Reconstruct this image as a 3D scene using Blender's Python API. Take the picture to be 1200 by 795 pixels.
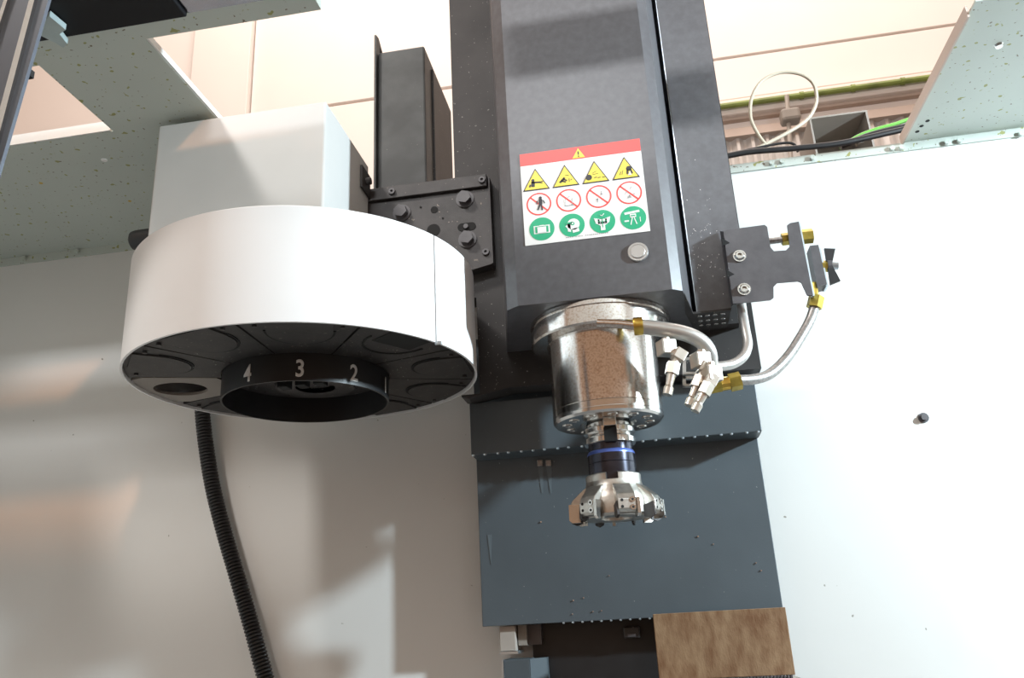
import bpy, bmesh, math, random
from math import sin, cos, pi, radians, sqrt, atan2
from mathutils import Vector, Matrix
random.seed(7)
for o in list(bpy.data.objects): bpy.data.objects.remove(o)
S = bpy.context.scene
COL = S.collection

# ------------------------------------------------------------------ camera
def _cam_axes(p, y, r):
    cp, sp, cy, sy, cr, sr = cos(p), sin(p), cos(y), sin(y), cos(r), sin(r)
    fwd = Vector((-sy*cp, cy*cp, sp)); right = Vector((cy, sy, 0)); up = right.cross(fwd)
    return right*cr + up*sr, up*cr - right*sr, fwd
RT, UP, FW = _cam_axes(radians(19.0), radians(8.653), radians(-3.064))
CAM = Vector((0, 0, 1.5)); FPX = 961.8
cd = bpy.data.cameras.new('camera'); cam = bpy.data.objects.new('camera', cd); COL.objects.link(cam)
cd.sensor_width = 36.0; cd.sensor_fit = 'HORIZONTAL'; cd.lens = FPX/1200*36.0
cd.clip_start = .02; cd.clip_end = 100
m3 = Matrix((RT, UP, -FW)).transposed()
cam.matrix_world = Matrix.Translation(CAM) @ m3.to_4x4()
S.camera = cam

# ------------------------------------------------------------------ light
S.view_settings.view_transform = 'Standard'; S.view_settings.look = 'None'
S.view_settings.gamma = 1.0; S.view_settings.use_curve_mapping = False
S.view_settings.exposure = 0.0
W = bpy.data.worlds.new('hall_air'); S.world = W; W.use_nodes = True
bg = W.node_tree.nodes['Background']; bg.inputs[0].default_value = (1.0, .62, .40, 1); bg.inputs[1].default_value = .42
def area(name, loc, target, sx, sy, power, col):
    l = bpy.data.lights.new(name, 'AREA'); l.shape = 'RECTANGLE'; l.size = sx; l.size_y = sy
    l.energy = power; l.color = col
    o = bpy.data.objects.new(name, l); COL.objects.link(o); o.location = loc
    o.rotation_euler = (Vector(target)-Vector(loc)).to_track_quat('-Z', 'Y').to_euler()
    return o
area('machine_work_lamp', (1.60, .52, 2.25), (-.1, 1.25, 1.75), .06, .08, 72, (.75, .91, 1.0))
area('hall_window', (-.3, -3.2, 4.8), (-.2, 1.0, 1.9), 1.5, .28, 95, (.95, .97, 1.0))
_sl = bpy.data.lights.new('hall_spot', 'SPOT'); _sl.energy = 450; _sl.color = (1.0, .46, .22); _sl.spot_size = radians(6.6); _sl.spot_blend = .35; _sl.shadow_soft_size = .10
_so = bpy.data.objects.new('hall_spot', _sl); COL.objects.link(_so); _so.location = (1.5, -2.6, 4.6)
_so.rotation_euler = (Vector((-1.02, 1.34, 1.72))-_so.location).to_track_quat('-Z', 'Y').to_euler()
area('hall_ceiling_lamp', (-1.8, -.7, 4.5), (-.2, 1.0, 2.0), .4, .4, 75, (1.0, .96, .92))
area('far_wall_fill', (0, 2.6, 8.0), (0, 5.2, 3.0), 7, 2, 370, (1.0, .90, .83))  # added fill that brightens the far hall wall

# ------------------------------------------------------------------ helpers
def at(x, y, Y):
    "point at depth Y on the sight line of photo pixel (x, y)"
    d = RT*((x-600)/FPX) + UP*((397.5-y)/FPX) + FW
    return CAM + d*(Y/d.y)
def atz(x, y, z):
    d = RT*((x-600)/FPX) + UP*((397.5-y)/FPX) + FW
    return CAM + d*((z-1.5)/d.z)

def mat(name, col, rough=.5, metal=0.0, var=.0, scale=40.0, col2=None, thr=(.45, .62), bump=.0, bscale=300.0, spec=None, stretch=None, emit=None):
    m = bpy.data.materials.new(name); m.use_nodes = True; nt = m.node_tree; N = nt.nodes; L = nt.links
    b = N['Principled BSDF']; b.inputs['Base Color'].default_value = (*col, 1)
    b.inputs['Roughness'].default_value = rough; b.inputs['Metallic'].default_value = metal
    if spec is not None: b.inputs['Specular IOR Level'].default_value = spec
    tc = N.new('ShaderNodeTexCoord'); src = tc.outputs['Object']
    if stretch:
        mp = N.new('ShaderNodeMapping'); mp.inputs['Scale'].default_value = stretch
        L.new(src, mp.inputs[0]); src = mp.outputs[0]
    if col2 is not None or var:
        nz = N.new('ShaderNodeTexNoise'); nz.inputs['Scale'].default_value = scale; nz.inputs['Detail'].default_value = 6
        L.new(src, nz.inputs['Vector'])
        rp = N.new('ShaderNodeValToRGB')
        if col2 is not None:
            rp.color_ramp.elements[0].position = thr[0]; rp.color_ramp.elements[1].position = thr[1]
            rp.color_ramp.elements[0].color = (*col, 1); rp.color_ramp.elements[1].color = (*col2, 1)
        else:
            rp.color_ramp.elements[0].position = .3; rp.color_ramp.elements[1].position = .7
            rp.color_ramp.elements[0].color = (*[c*(1-var) for c in col], 1)
            rp.color_ramp.elements[1].color = (*[min(1, c*(1+var)) for c in col], 1)
        L.new(nz.outputs[0], rp.inputs[0]); L.new(rp.outputs[0], b.inputs['Base Color'])
    if bump:
        n2 = N.new('ShaderNodeTexNoise'); n2.inputs['Scale'].default_value = bscale; n2.inputs['Detail'].default_value = 3
        L.new(src, n2.inputs['Vector'])
        bp = N.new('ShaderNodeBump'); bp.inputs['Strength'].default_value = bump; bp.inputs['Distance'].default_value = .002
        L.new(n2.outputs[0], bp.inputs['Height']); L.new(bp.outputs[0], b.inputs['Normal'])
    return m
def speckle(m, scale, thr, col, rough=None):
    "adds sparse dirt specks over the base colour"
    nt = m.node_tree; N = nt.nodes; L = nt.links; b = N['Principled BSDF']
    tc = N.new('ShaderNodeTexCoord'); v = N.new('ShaderNodeTexNoise'); v.inputs['Scale'].default_value = scale; v.inputs['Detail'].default_value = 1.5
    L.new(tc.outputs['Object'], v.inputs['Vector'])
    rp = N.new('ShaderNodeValToRGB'); rp.color_ramp.elements[0].position = thr; rp.color_ramp.elements[1].position = thr+.02
    L.new(v.outputs[0], rp.inputs[0])
    mx = N.new('ShaderNodeMixRGB'); L.new(rp.outputs[0], mx.inputs[0])
    if b.inputs['Base Color'].links: L.new(b.inputs['Base Color'].links[0].from_socket, mx.inputs[1])
    else: mx.inputs[1].default_value = b.inputs['Base Color'].default_value
    mx.inputs[2].default_value = (*col, 1); L.new(mx.outputs[0], b.inputs['Base Color'])
    return m

M = dict(
    wall=speckle(mat('white_wall_paint', (.70, .70, .675), .38, var=.03, scale=3, bump=.05, bscale=60), 70, .76, (.30, .29, .25)),
    roof=speckle(speckle(mat('roof_paint', (.50, .545, .495), .45, var=.04, scale=5), 80, .68, (.30, .31, .11)), 150, .70, (.16, .13, .08)),
    panel=mat('head_cover_paint', (.09, .088, .094), .38, col2=(.115, .114, .122), scale=90, thr=(.35, .75), bump=.05, bscale=900),
    dark=speckle(mat('saddle_paint', (.044, .041, .040), .55, spec=.3, var=.25, scale=12, bump=.06, bscale=500), 260, .73, (.25, .24, .22)),
    cover=speckle(mat('way_cover_paint', (.076, .095, .108), .42, var=.12, scale=6, bump=.05, bscale=400), 240, .77, (.3, .31, .31)),
    box=speckle(mat('grey_box_paint', (.060, .064, .064), .55, spec=.3, col2=(.105, .112, .112), scale=14, thr=(.4, .7), bump=.06, bscale=300), 200, .75, (.3, .3, .3)),
    white=mat('magazine_white', (.82, .81, .80), .42, var=.02, scale=8),
    magbox=mat('magazine_box_paint', (.60, .60, .58), .35, var=.03, scale=8),
    black=speckle(mat('black_steel', (.034, .030, .029), .5, var=.4, scale=30, bump=.1, bscale=400), 150, .72, (.20, .17, .14)),
    blackplain=mat('black_plastic', (.012, .012, .013), .45, var=.2),
    magbase=speckle(mat('magazine_base_steel', (.022, .020, .019), .55, var=.4, scale=40, bump=.1, bscale=300), 170, .70, (.10, .09, .08)),
    steel=mat('bright_steel', (.62, .61, .58), .22, 1.0, var=.06, scale=60),
    spindle=mat('spindle_steel', (.74, .71, .68), .17, 1.0, col2=(.52, .42, .34), scale=380, thr=(.46, .72), bump=.008, bscale=700),
    polished=mat('polished_ring', (.68, .67, .65), .16, 1.0, var=.05, scale=30),
    nickel=mat('nickel_nozzle', (.66, .62, .56), .3, 1.0, var=.08, scale=100),
    cutter=mat('cutter_nickel', (.56, .54, .50), .36, 1.0, var=.12, scale=150, bump=.05),
    holder=mat('black_oxide_holder', (.055, .057, .075), .2, .8, var=.3, scale=60),
    blue=mat('blue_tempered_band', (.10, .16, .50), .3, .6),
    tube=mat('aluminium_tube', (.56, .55, .53), .38, .8, var=.07, scale=60),
    hose=mat('steel_braid', (.34, .33, .32), .42, .8, var=.25, scale=300),
    brass=mat('brass', (.62, .44, .10), .3, 1.0, var=.2, scale=80),
    yellow=mat('yellow_brass_nut', (.42, .33, .07), .38, .8, var=.25, scale=90),
    bracket=mat('bracket_paint', (.085, .08, .085), .42, var=.15, scale=60, bump=.05),
    zinc=mat('zinc_edge', (.58, .66, .72), .3, .9),
    ductblack=mat('duct_black', (.008, .008, .01), .6, spec=.25),
    silver=mat('satin_silver', (.62, .61, .60), .34, .85),
    raild=mat('rail_paint', (.11, .125, .155), .35, .1, var=.08, scale=20),
    rust=mat('rusted_plate', (.15, .070, .028), .62, col2=(.27, .17, .092), scale=60, thr=(.30, .70), bump=.2, bscale=350, stretch=(1.6, 1, .6)),
    hole=mat('dark_hole', (.006, .006, .006), .8),
    conduit=mat('corrugated_rubber', (.014, .013, .013), .35),
    hallwall=mat('hall_wall_paint', (.80, .74, .70), .7, var=.02, scale=2),
    halltrim=mat('hall_trim', (.50, .40, .34), .6, var=.08, scale=4),
    corr=mat('corrugated_sheet', (.70, .68, .66), .3, .6, var=.05),
    green=mat('green_pipe', (.19, .24, .05), .5, var=.35, scale=6),
    greenwire=mat('green_wire', (.12, .36, .05), .4),
    beige=mat('cream_cable', (.50, .44, .34), .45),
    duct=mat('duct_grey', (.26, .23, .20), .6, var=.1, scale=4),
    lred=mat('label_red', (.80, .07, .06), .4), lyel=mat('label_yellow', (.85, .66, .06), .4), lwhite=mat('label_white', (.82, .82, .80), .4),
    lgreen=mat('label_green', (.02, .40, .20), .4), lblack=mat('label_black', (.03, .03, .035), .5), lgrey=mat('label_grey', (.35, .35, .36), .5),
    number=mat('number_white', (.70, .70, .68), .5), chip=mat('metal_chip', (.8, .8, .78), .25, 1.0), streak=mat('dried_coolant', (.10, .125, .14), .4),
    bluepl=mat('pale_blue_plastic', (.38, .46, .46), .4, var=.1, scale=30), railm=mat('rail_steel', (.42, .44, .50), .2, .9, var=.06, scale=20, stretch=(1, 1, .1)),
    cream=mat('guide_cream', (.36, .32, .28), .5, var=.06), floor=mat('machine_floor', (.16, .16, .16), .5, var=.1),
)

class MB:
    def __init__(s): s.b = bmesh.new()
    def box(s, x0, x1, y0, y1, z0, z1, bev=0):
        r = bmesh.ops.create_cube(s.b, size=1)['verts']
        for v in r: v.co = Vector(((x0+x1)/2+v.co.x*(x1-x0), (y0+y1)/2+v.co.y*(y1-y0), (z0+z1)/2+v.co.z*(z1-z0)))
        if bev:
            es = list({e for v in r for e in v.link_edges})
            bmesh.ops.bevel(s.b, geom=es, offset=bev, segments=2, affect='EDGES', profile=.5)
        return s
    def prism(s, pts, vec):
        "pts: closed loop of Vectors, extruded along vec"
        vec = Vector(vec); a = [s.b.verts.new(p) for p in pts]; c = [s.b.verts.new(Vector(p)+vec) for p in pts]; n = len(pts)
        s.b.faces.new(a); s.b.faces.new(c[::-1])
        for i in range(n): s.b.faces.new((a[i], c[i], c[(i+1) % n], a[(i+1) % n]))
        return s
    def lathe(s, prof, c, n=64, a0=0, a1=2*pi, axis='z', closed=False):
        "prof: (r, h) list; closed joins the profile's ends"
        full = abs(a1-a0-2*pi) < 1e-6; k = n if full else n+1; rings = []
        c = Vector(c)
        for i in range(k):
            a = a0+(a1-a0)*i/n; row = []
            for r, h in prof:
                if axis == 'z': p = Vector((r*cos(a), r*sin(a), h))
                elif axis == 'y': p = Vector((r*cos(a), h, r*sin(a)))
                else: p = Vector((h, r*cos(a), r*sin(a)))
                row.append(s.b.verts.new(c+p))
            rings.append(row)
        m = len(prof)
        for i in range(n if full else n):
            A = rings[i]; B = rings[(i+1) % k]
            for j in range(m if closed else m-1):
                q = (j+1) % m
                try: s.b.faces.new((A[j], B[j], B[q], A[q]))
                except ValueError: pass
        if closed and not full:
            s.b.faces.new(rings[0]); s.b.faces.new(rings[-1][::-1])
        return s
    def cyl(s, p, q, r, n=16, r2=None):
        p = Vector(p); q = Vector(q); d = (q-p).normalized(); r2 = r if r2 is None else r2
        u = d.orthogonal().normalized(); w = d.cross(u)
        a = [s.b.verts.new(p+(u*cos(2*pi*i/n)+w*sin(2*pi*i/n))*r) for i in range(n)]
        c = [s.b.verts.new(q+(u*cos(2*pi*i/n)+w*sin(2*pi*i/n))*r2) for i in range(n)]
        s.b.faces.new(a); s.b.faces.new(c[::-1])
        for i in range(n): s.b.faces.new((a[i], c[i], c[(i+1) % n], a[(i+1) % n]))
        return s
    def tube(s, pts, r, n=12, sub=6, rf=None):
        P = spline(pts, sub); rows = []; t0 = (P[1]-P[0]).normalized(); u = t0.orthogonal().normalized()
        for i, p in enumerate(P):
            t = (P[min(i+1, len(P)-1)]-P[max(i-1, 0)]).normalized()
            u = (u-t*u.dot(t)).normalized(); w = t.cross(u); rr = rf(i) if rf else r
            rows.append([s.b.verts.new(p+(u*cos(2*pi*k/n)+w*sin(2*pi*k/n))*rr) for k in range(n)])
        for i in range(len(P)-1):
            for k in range(n): s.b.faces.new((rows[i][k], rows[i+1][k], rows[i+1][(k+1) % n], rows[i][(k+1) % n]))
        s.b.faces.new(rows[0][::-1]); s.b.faces.new(rows[-1])
        return s
    def build(s, name, material, parent=None, smooth=False, org=None):
        bmesh.ops.recalc_face_normals(s.b, faces=s.b.faces[:])
        o0 = org if org is not None else (origin(parent) if parent else None)
        if o0 is not None:
            for v in s.b.verts: v.co -= o0
        me = bpy.data.meshes.new(name); s.b.to_mesh(me); s.b.free()
        me.materials.append(material)
        if smooth:
            for p in me.polygons: p.use_smooth = True
            try: me.set_sharp_from_angle(angle=radians(35))
            except Exception: pass
        o = bpy.data.objects.new(name, me); COL.objects.link(o)
        if parent: o.parent = parent
        elif o0 is not None: o.location = o0
        return o
def spline(pts, sub):
    pts = [Vector(p) for p in pts]
    if len(pts) < 3 or sub <= 1: return pts
    out = []
    for i in range(len(pts)-1):
        p0 = pts[max(i-1, 0)]; p1 = pts[i]; p2 = pts[i+1]; p3 = pts[min(i+2, len(pts)-1)]
        for k in range(sub):
            t = k/sub
            out.append(.5*((2*p1)+(p2-p0)*t+(2*p0-5*p1+4*p2-p3)*t*t+(3*p1-p0-3*p2+p3)*t**3))
    out.append(pts[-1]); return out
def origin(o):
    v = Vector((0, 0, 0))
    while o: v += o.location; o = o.parent
    return v
def tag(o, label, cat, group=None, kind=None):
    o['label'] = label; o['category'] = cat
    if group: o['group'] = group
    if kind: o['kind'] = kind
    return o
def thing(name, label, cat, loc, group=None):
    o = bpy.data.objects.new(name, None); COL.objects.link(o); o.location = loc; o.empty_display_size = .02
    return tag(o, label, cat, group)
def struct(o): o['kind'] = 'structure'; return o
def stuff(o): o['kind'] = 'stuff'; return o
def inst(o, parent, loc, rot=None):
    "another copy of part o (shared mesh) under the same parent at world loc"
    c = o.copy(); COL.objects.link(c); c.parent = parent; c.location = Vector(loc)-origin(parent)
    if rot is not None: c.rotation_euler = rot
    return c
def rect_pts(x0, x1, z0, z1, y): return [Vector((x0, y, z0)), Vector((x1, y, z0)), Vector((x1, y, z1)), Vector((x0, y, z1))]
def v2(pts, y): return [Vector((x, y, z)) for x, z in pts]
def flat(pts, z): return [Vector((x, y, z)) for x, y in pts]

YW = 1.34; ZR = 2.25           # back wall face, roof underside
# ================================================================== SETTING
wb = struct(MB().prism(v2([(-1.5, .35), (2.3, .35), (2.3, ZR), (.195, ZR), (.195, 2.12), (-.43, 2.12), (-.43, ZR), (-1.5, ZR)], YW), (0, .012, 0)).build('wall_back', M['wall'], org=Vector((0, YW, .35))))
struct(MB().box(-1.512, -1.5, -.15, 1.352, .35, ZR).build('wall_left', M['wall'], org=Vector((-1.5, 0, .35))))
struct(MB().box(2.3, 2.312, -.15, 1.352, .35, ZR).build('wall_right', M['wall'], org=Vector((2.3, 0, .35))))
struct(MB().box(-1.512, 2.312, -.15, 1.352, .33, .35).build('floor', M['floor'], org=Vector((0, 0, .33))))
# left roof sheet: right edge at XO, cut-out window in it
XO = -.589; XH = -.757; YH0 = .822; YH1 = .985; YB = .804; YF = .772
rc = MB()
def slab(x0, x1, y0, y1): rc.box(x0, x1, y0, y1, ZR, ZR+.004)
slab(XH, XO, YB, YW+.012); slab(-1.512, XH, YH1, YW+.012); slab(-1.512, XH, YB, YH0); slab(-1.512, -1.12, YH0, YH1)
cl = struct(rc.build('ceiling', M['roof'], org=Vector((-1.0, 1.0, ZR))))
MB().box(XO+.0004, XO+.003, YB+.001, YW, ZR+.0004, ZR+.010).build('folded_edge', M['wall'], cl)
MB().box(-1.12, XH-.004, YH1-.0032, YH1-.0004, ZR+.0005, ZR+.018).build('window_lip', M['wall'], cl)
# right roof sheet
XR = .499
cr = struct(MB().box(XR, 2.312, .985, YW+.012, ZR, ZR+.004).build('ceiling', M['roof'], org=Vector((.8, 1.1, ZR))))
MB().box(XR-.003, XR, 1.01, YW-.002, ZR-.004, ZR+.014).build('folded_edge', M['halltrim'], cr)
for px, py in ((1087, 142), (1080, 148), (1075, 154.5)):
    p = atz(px, py, ZR-.0006); MB().cyl(p, p+Vector((0, 0, .0006)), .0035, 12).build('punched_hole', M['hole'], cr)
p = atz(1171, 55, ZR-.003); MB().cyl(p, p+Vector((0, 0, .003)), .005, 12, .007).build('roof_bolt', M['steel'], cr)
for px, py in ((122, 188), (152, 236), (48, 215)):
    p = atz(px, py, ZR-.0006); MB().cyl(p, p+Vector((0, 0, .0006)), .005 if px == 122 else .003, 12).build('punched_hole', M['lwhite'] if px == 122 else M['brass'], cl)
# flange strip along the top of the back wall, with screws
t1 = struct(MB().box(-1.5, -.43, YW-.004, YW, ZR-.016, ZR)  .box(.195, 2.3, YW-.004, YW, ZR-.016, ZR).build('trim_1', M['roof'], org=Vector((0, YW, ZR))))
scr = None
for px, py in ((30, 302), (92, 293), (904, 192), (916, 190), (952, 186), (1045, 175), (1056, 174), (1109, 168), (1124, 166), (1196, 158)):
    p = at(px, py, YW-.004); p.z = min(p.z, ZR-.006)
    if scr is None:
        scr = MB().cyl((0, 0, 0), (0, -.006, 0), .0045, 8).build('screw', M['roof'], t1); scr.location = p-origin(t1)
        for v in scr.data.vertices: v.co += origin(t1)
    else: inst(scr, t1, p)
# front beam of the roof opening, left of the head
struct(MB().box(-1.512, -.345, YF, YB, ZR-.002, ZR+.055).build('trim_2', M['roof'], org=Vector((-.8, YB, ZR))))
struct(MB().box(-.17, 2.3, .74, .775, 2.405, 2.475).build('trim_3', M['roof'], org=Vector((1.0, .76, 2.44))))  # unseen bar added to throw the dark band on the head cover
# unseen header over the operator's door, added to cut the window light to a band
struct(MB().box(-1.5, 2.3, -.18, -.16, 2.25, 2.80).build('wall_front', M['wall'], org=Vector((0, -.16, 2.25))))
# wall bolt
p = at(1082, 490, YW); bo = MB().cyl(p, p+Vector((0, -.008, 0)), .0055, 6).cyl(p, p+Vector((0, -.002, 0)), .008, 14).build('bolt', M['bracket'], wb)

# ---- the hall beyond
YHALL = 5.0
hw = struct(MB().box(-9, 9, YHALL+.03, YHALL+.12, 0, 8).build('wall_far', M['halltrim'], org=Vector((0, YHALL, 0))))
struct(MB().box(-9, 9, -7, YHALL+.1, -.02, 0).build('floor', M['floor'], org=Vector((0, 0, -.02))))
def panel(x0, x1, z0, z1, d=0):
    MB().box(x0, x1, YHALL+d, YHALL+.035, z0, z1, .004).build('cladding_panel', M['hallwall'], hw)
xv1 = at(228, 70, YHALL).x; xv2 = at(296, 80, YHALL).x; xv3 = at(278, 80, YHALL).x
zj = at(960, 52, YHALL).z; zj2 = at(410, 120, YHALL).z
panel(-9, xv1-.012, 4.0, 8); panel(xv1+.012, xv2-.006, 0, 8, -.05); panel(xv2+.006, 0.6, zj2+.012, 8)
panel(xv2+.006, 0.6, 0, zj2-.012); panel(.612, 9, zj+.01, 8); panel(-9, xv1-.012, 0, 3.988)
zg = at(965, 107, YHALL).z; zl = at(965, 132, YHALL).z; zc = at(965, 150, YHALL).z
panel(.612, 9, zg+.03, zj-.01); 
MB().box(.612, 9, YHALL-.10, YHALL+.03, zl+.02, zg-.03, .006).build('ledge_panel', M['hallwall'], hw)
MB().box(.612, 9, YHALL-.02, YHALL+.03, zg-.03, zg+.03).build('upper_rail', M['halltrim'], hw)  # brown trim strip between the ledge and the upper panel
panel(.612, 9, zc+.05, zl, -.02)
MB().box(.612, 9, YHALL-.06, YHALL+.03, zc-.01, zc+.05).build('lower_rail', M['halltrim'], hw)
MB().box(.612, 9, YHALL-.06, YHALL+.03, zl, zl+.02).build('lower_rail', M['halltrim'], hw)
c = MB(); x = .612; prof = []
while x < 6:
    prof += [(x, 0), (x+.03, -.03), (x+.05, -.03), (x+.08, 0)]; x += .095
vs0 = [c.b.verts.new((a, YHALL+.0+d, zc-.01)) for a, d in prof]; vs1 = [c.b.verts.new((a, YHALL+d, 2.2)) for a, d in prof]
for i in range(len(prof)-1): c.b.faces.new((vs0[i], vs1[i], vs1[i+1], vs0[i+1]))
stuff(c.build('corrugated_sheet', M['corr'], hw))
a = at(825, 119, YHALL-.16); b = at(1110, 90, YHALL-.16)
zz = (a.z+b.z)/2
t = thing('wall_pipe', 'thin mossy green pipe running along the ledge of the far hall wall', 'pipe', (a.x, YHALL-.16, zz))
MB().cyl((a.x-.3, YHALL-.125, zz), (b.x+1.5, YHALL-.125, zz), .02, 10).build('pipe_run', M['green'], t, True)
for px in (938, 1000, 1060):
    q = at(px, 105, YHALL-.125); MB().lathe([(.021, -.012), (.026, -.012), (.026, .012), (.021, .012)], (q.x, YHALL-.125, zz), 10, axis='x', closed=True).build('pipe_clip', M['green'], t)
# pole with a dark tangle
t = thing('wall_post', 'thin pale post with dark clamp seen inside the cream cable ring', 'post', at(926, 185, 4.7))
MB().cyl(at(928, 205, 4.75), at(922, 112, 4.75), .014, 8).build('post', M['cream'], t)
q = at(926, 138, 4.75); MB().box(q.x-.06, q.x+.06, 4.70, 4.80, q.z-.04, q.z+.05, .02).build('clamp', M['duct'], t)
# open box / duct standing behind the machine
t = thing('duct_box', 'open grey sheet metal box above the cables beyond the back wall', 'box', at(980, 170, 1.7))
A = at(950, 137, 1.62); B = at(1014, 131, 1.62); z1 = B.z; x0 = A.x; x1 = B.x; z0 = z1-.14
MB().box(x0, x1, 1.75, 1.754, z0, z1).build('back_panel', M['duct'], t)
MB().box(x0, x1, 1.62, 1.754, z1, z1+.004).build('top_panel', M['duct'], t)
MB().box(x0-.004, x0, 1.62, 1.754, z0, z1+.004).build('side_panel', M['duct'], t)
MB().box(x1, x1+.004, 1.62, 1.754, z0, z1+.004).build('side_panel', M['duct'], t)
MB().box(x0+.01, x1-.01, 1.757, 1.79, 0, z0+.05).build('stand', M['duct'], t)
def cable(name, px, Y, r, m, label, cat='cable', group=None):
    pts = [at(x, y, Y+(k[0] if k else 0)) for x, y, *k in px]
    return tag(MB().tube(pts, r, 10, 8).build(name, m, None, True, org=pts[0]), label, cat, group)
cable('power_cable', [(740, 196), (800, 190), (845, 184), (880, 178), (930, 174), (985, 168), (1040, 156), (1075, 148)], 1.40, .0055, M['blackplain'], 'thick black cable lying on top of the back wall, longest and lowest of the bundle')
cable('signal_cable', [(760, 192), (810, 187), (850, 181), (880, 175), (915, 168), (930, 169), (935, 178)], 1.43, .0025, M['blackplain'], 'thin black cable hooking down inside the bottom of the cream ring')
cable('hose_line', [(985, 172), (1015, 160), (1045, 152), (1075, 146)], 1.425, .006, M['blackplain'], 'short black hose under the green cable by the right roof sheet')
cable('control_cable', [(1003, 170), (1025, 157), (1050, 148), (1075, 140)], 1.44, .0035, M['duct'], 'brown cable between the black hose and the green cable')
cable('ground_cable', [(985, 174), (1003, 161), (1025, 152), (1050, 145), (1078, 135)], 1.43, .0035, M['greenwire'], 'bright green cable on top of the black bundle by the right roof sheet')
cable('cable_loop', [(903, 176), (890, 160), (880, 139), (881, 115), (893, 95), (915, 85), (938, 87), (953, 98), (957, 116), (952, 132), (940, 145), (915, 160), (885, 175)], 1.47, .0035, M['beige'], 'cream cable bent into a large upright ring above the back wall')

# ================================================================== WAY COVERS
wc = thing('telescopic_way_cover', 'blue grey sheet steel telescopic cover behind the spindle', 'way cover', (-.04, 1.27, 1.49))
c1 = MB().box(-.259, .1755, 1.223, 1.233, 1.7448, 1.8262, .001).box(-.259, .1755, 1.233, 1.274, 1.7448, 1.748).build('cover_panel', M['cover'], wc)
c2 = MB().box(-.262, .1745, 1.275, 1.284, 1.4953, 1.95, .001).box(-.262, .1745, 1.284, 1.332, 1.4953, 1.499).build('cover_panel', M['cover'], wc)
d = MB()
for i in range(24):
    x = -.255+i*.0185; d.lathe([(0, -.002), (.0022, -.001), (.0026, .001), (0, .0015)], (x+random.uniform(-.002, .002), 1.2245, 1.7443), 8)
for i in range(12):
    x = -.14+i*.014; d.lathe([(0, -.002), (.0018, -.001), (.002, .001), (0, .0015)], (x, 1.2765, 1.4948), 8)
stuff(d.build('droplet', M['zinc'], wc, True))
for px in (633, 643):
    a = at(px, 541, 1.275); MB().prism([Vector((a.x-.005, 1.2744, a.z)), Vector((a.x+.005, 1.2744, a.z)), Vector((a.x+.001, 1.2744, a.z-.05)), Vector((a.x-.001, 1.2744, a.z-.05))], (0, .0005, 0)).build('drip_streak', M['streak'], wc)
    MB().box(a.x-.0045, a.x+.0045, 1.271, 1.2744, a.z-.008, a.z+.002, .001).build('drain_clip', M['hose'], wc)
a = at(574, 627, 1.275); MB().prism([Vector((a.x-.004, 1.2744, a.z)), Vector((a.x+.003, 1.2744, a.z)), Vector((a.x, 1.2744, a.z-.045))], (0, .0005, 0)).build('drip_streak', M['streak'], wc)

# below the cover: recess, guides, rusty plate
rp = thing('recess_dark_sheet', 'black sheet standing for the dark recess under the way cover', 'panel', (-.04, 1.335, .36))
MB().box(-.195, .158, 1.325, 1.34, .35, 1.495).build('sheet', M['blackplain'], rp)  # darkness of the open recess put into a black sheet
q = at(740, 738, 1.31); MB().box(q.x-.012, q.x+.012, 1.30, 1.325, q.z-.012, q.z+.004, .002).build('catch', M['black'], rp)
MB().box(q.x-.006, q.x+.006, 1.2985, 1.3, q.z-.01, q.z-.006).build('catch_plate', M['bracket'], rp)
def gx(px, py, Y): q = at(px, py, Y); return q.x, q.z
x0, z0 = gx(586, 764, 1.285); x1, _ = gx(605, 764, 1.285)
lg = thing('guide_block', 'cream guide block hanging under the left end of the way cover', 'guide block', (x0, 1.3, z0))
MB().box(x0, x1, 1.285, 1.34, z0, 1.4945, .001).build('body', M['cream'], lg)
MB().box(x0-.0005, x1+.003, 1.283, 1.34, z0-.004, z0-.0005).build('end_plate', M['zinc'], lg)
xa, za = gx(608, 757, 1.30); xb, _ = gx(618, 757, 1.30); xc, _ = gx(634, 757, 1.30)
MB().box(xa, xb, 1.298, 1.34, za, 1.4945).build('side_block', M['duct'], lg)
MB().box(xb, xc, 1.31, 1.325, za, 1.4945).build('backing_strip', M['bracket'], lg)
x0, z1 = gx(590, 774, 1.275); x1, _ = gx(638, 772, 1.275)
lr = thing('lower_guide_cover', 'scratched blue grey guide cover below the cream guide block', 'cover', (x0, 1.29, .36))
MB().box(x0, x1-.022, 1.275, 1.325, .35, z1, .001).build('front_sheet', M['cover'], lr)
MB().prism([Vector((x1-.0215, 1.275, .35)), Vector((x1+.008, 1.30, .35)), Vector((x1+.0, 1.30, z1)), Vector((x1-.0215, 1.275, z1))], (0, .02, 0)).build('angled_sheet', M['cover'], lr)
MB().box(x0-.003, x0-.0003, 1.274, 1.34, .35, z1).build('edge_strip', M['zinc'], lr)

x0, z1 = gx(765, 722, 1.2); x1, z2 = gx(920, 710, 1.2); zt = (z1+z2)/2; zb = gx(928, 787, 1.2)[1]-.0045
pl = thing('rusty_plate', 'rust brown steel plate standing below the right end of the way cover', 'steel plate', (.08, 1.21, .36))
MB().box(x0, x1, 1.20, 1.235, zb, zt, .0008).build('plate', M['rust'], pl)
g = MB()
for i in range(40):
    x = x0+.002+i*(x1-x0-.004)/40; g.box(x, x+.0024, 1.199, 1.21, zb-.004, zb)
stuff(g.build('serrated_strip', M['bracket'], pl))
MB().box(x0, x1+.006, 1.202, 1.26, .35, zb-.0042).build('support_block', M['cream'], pl)

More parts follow.
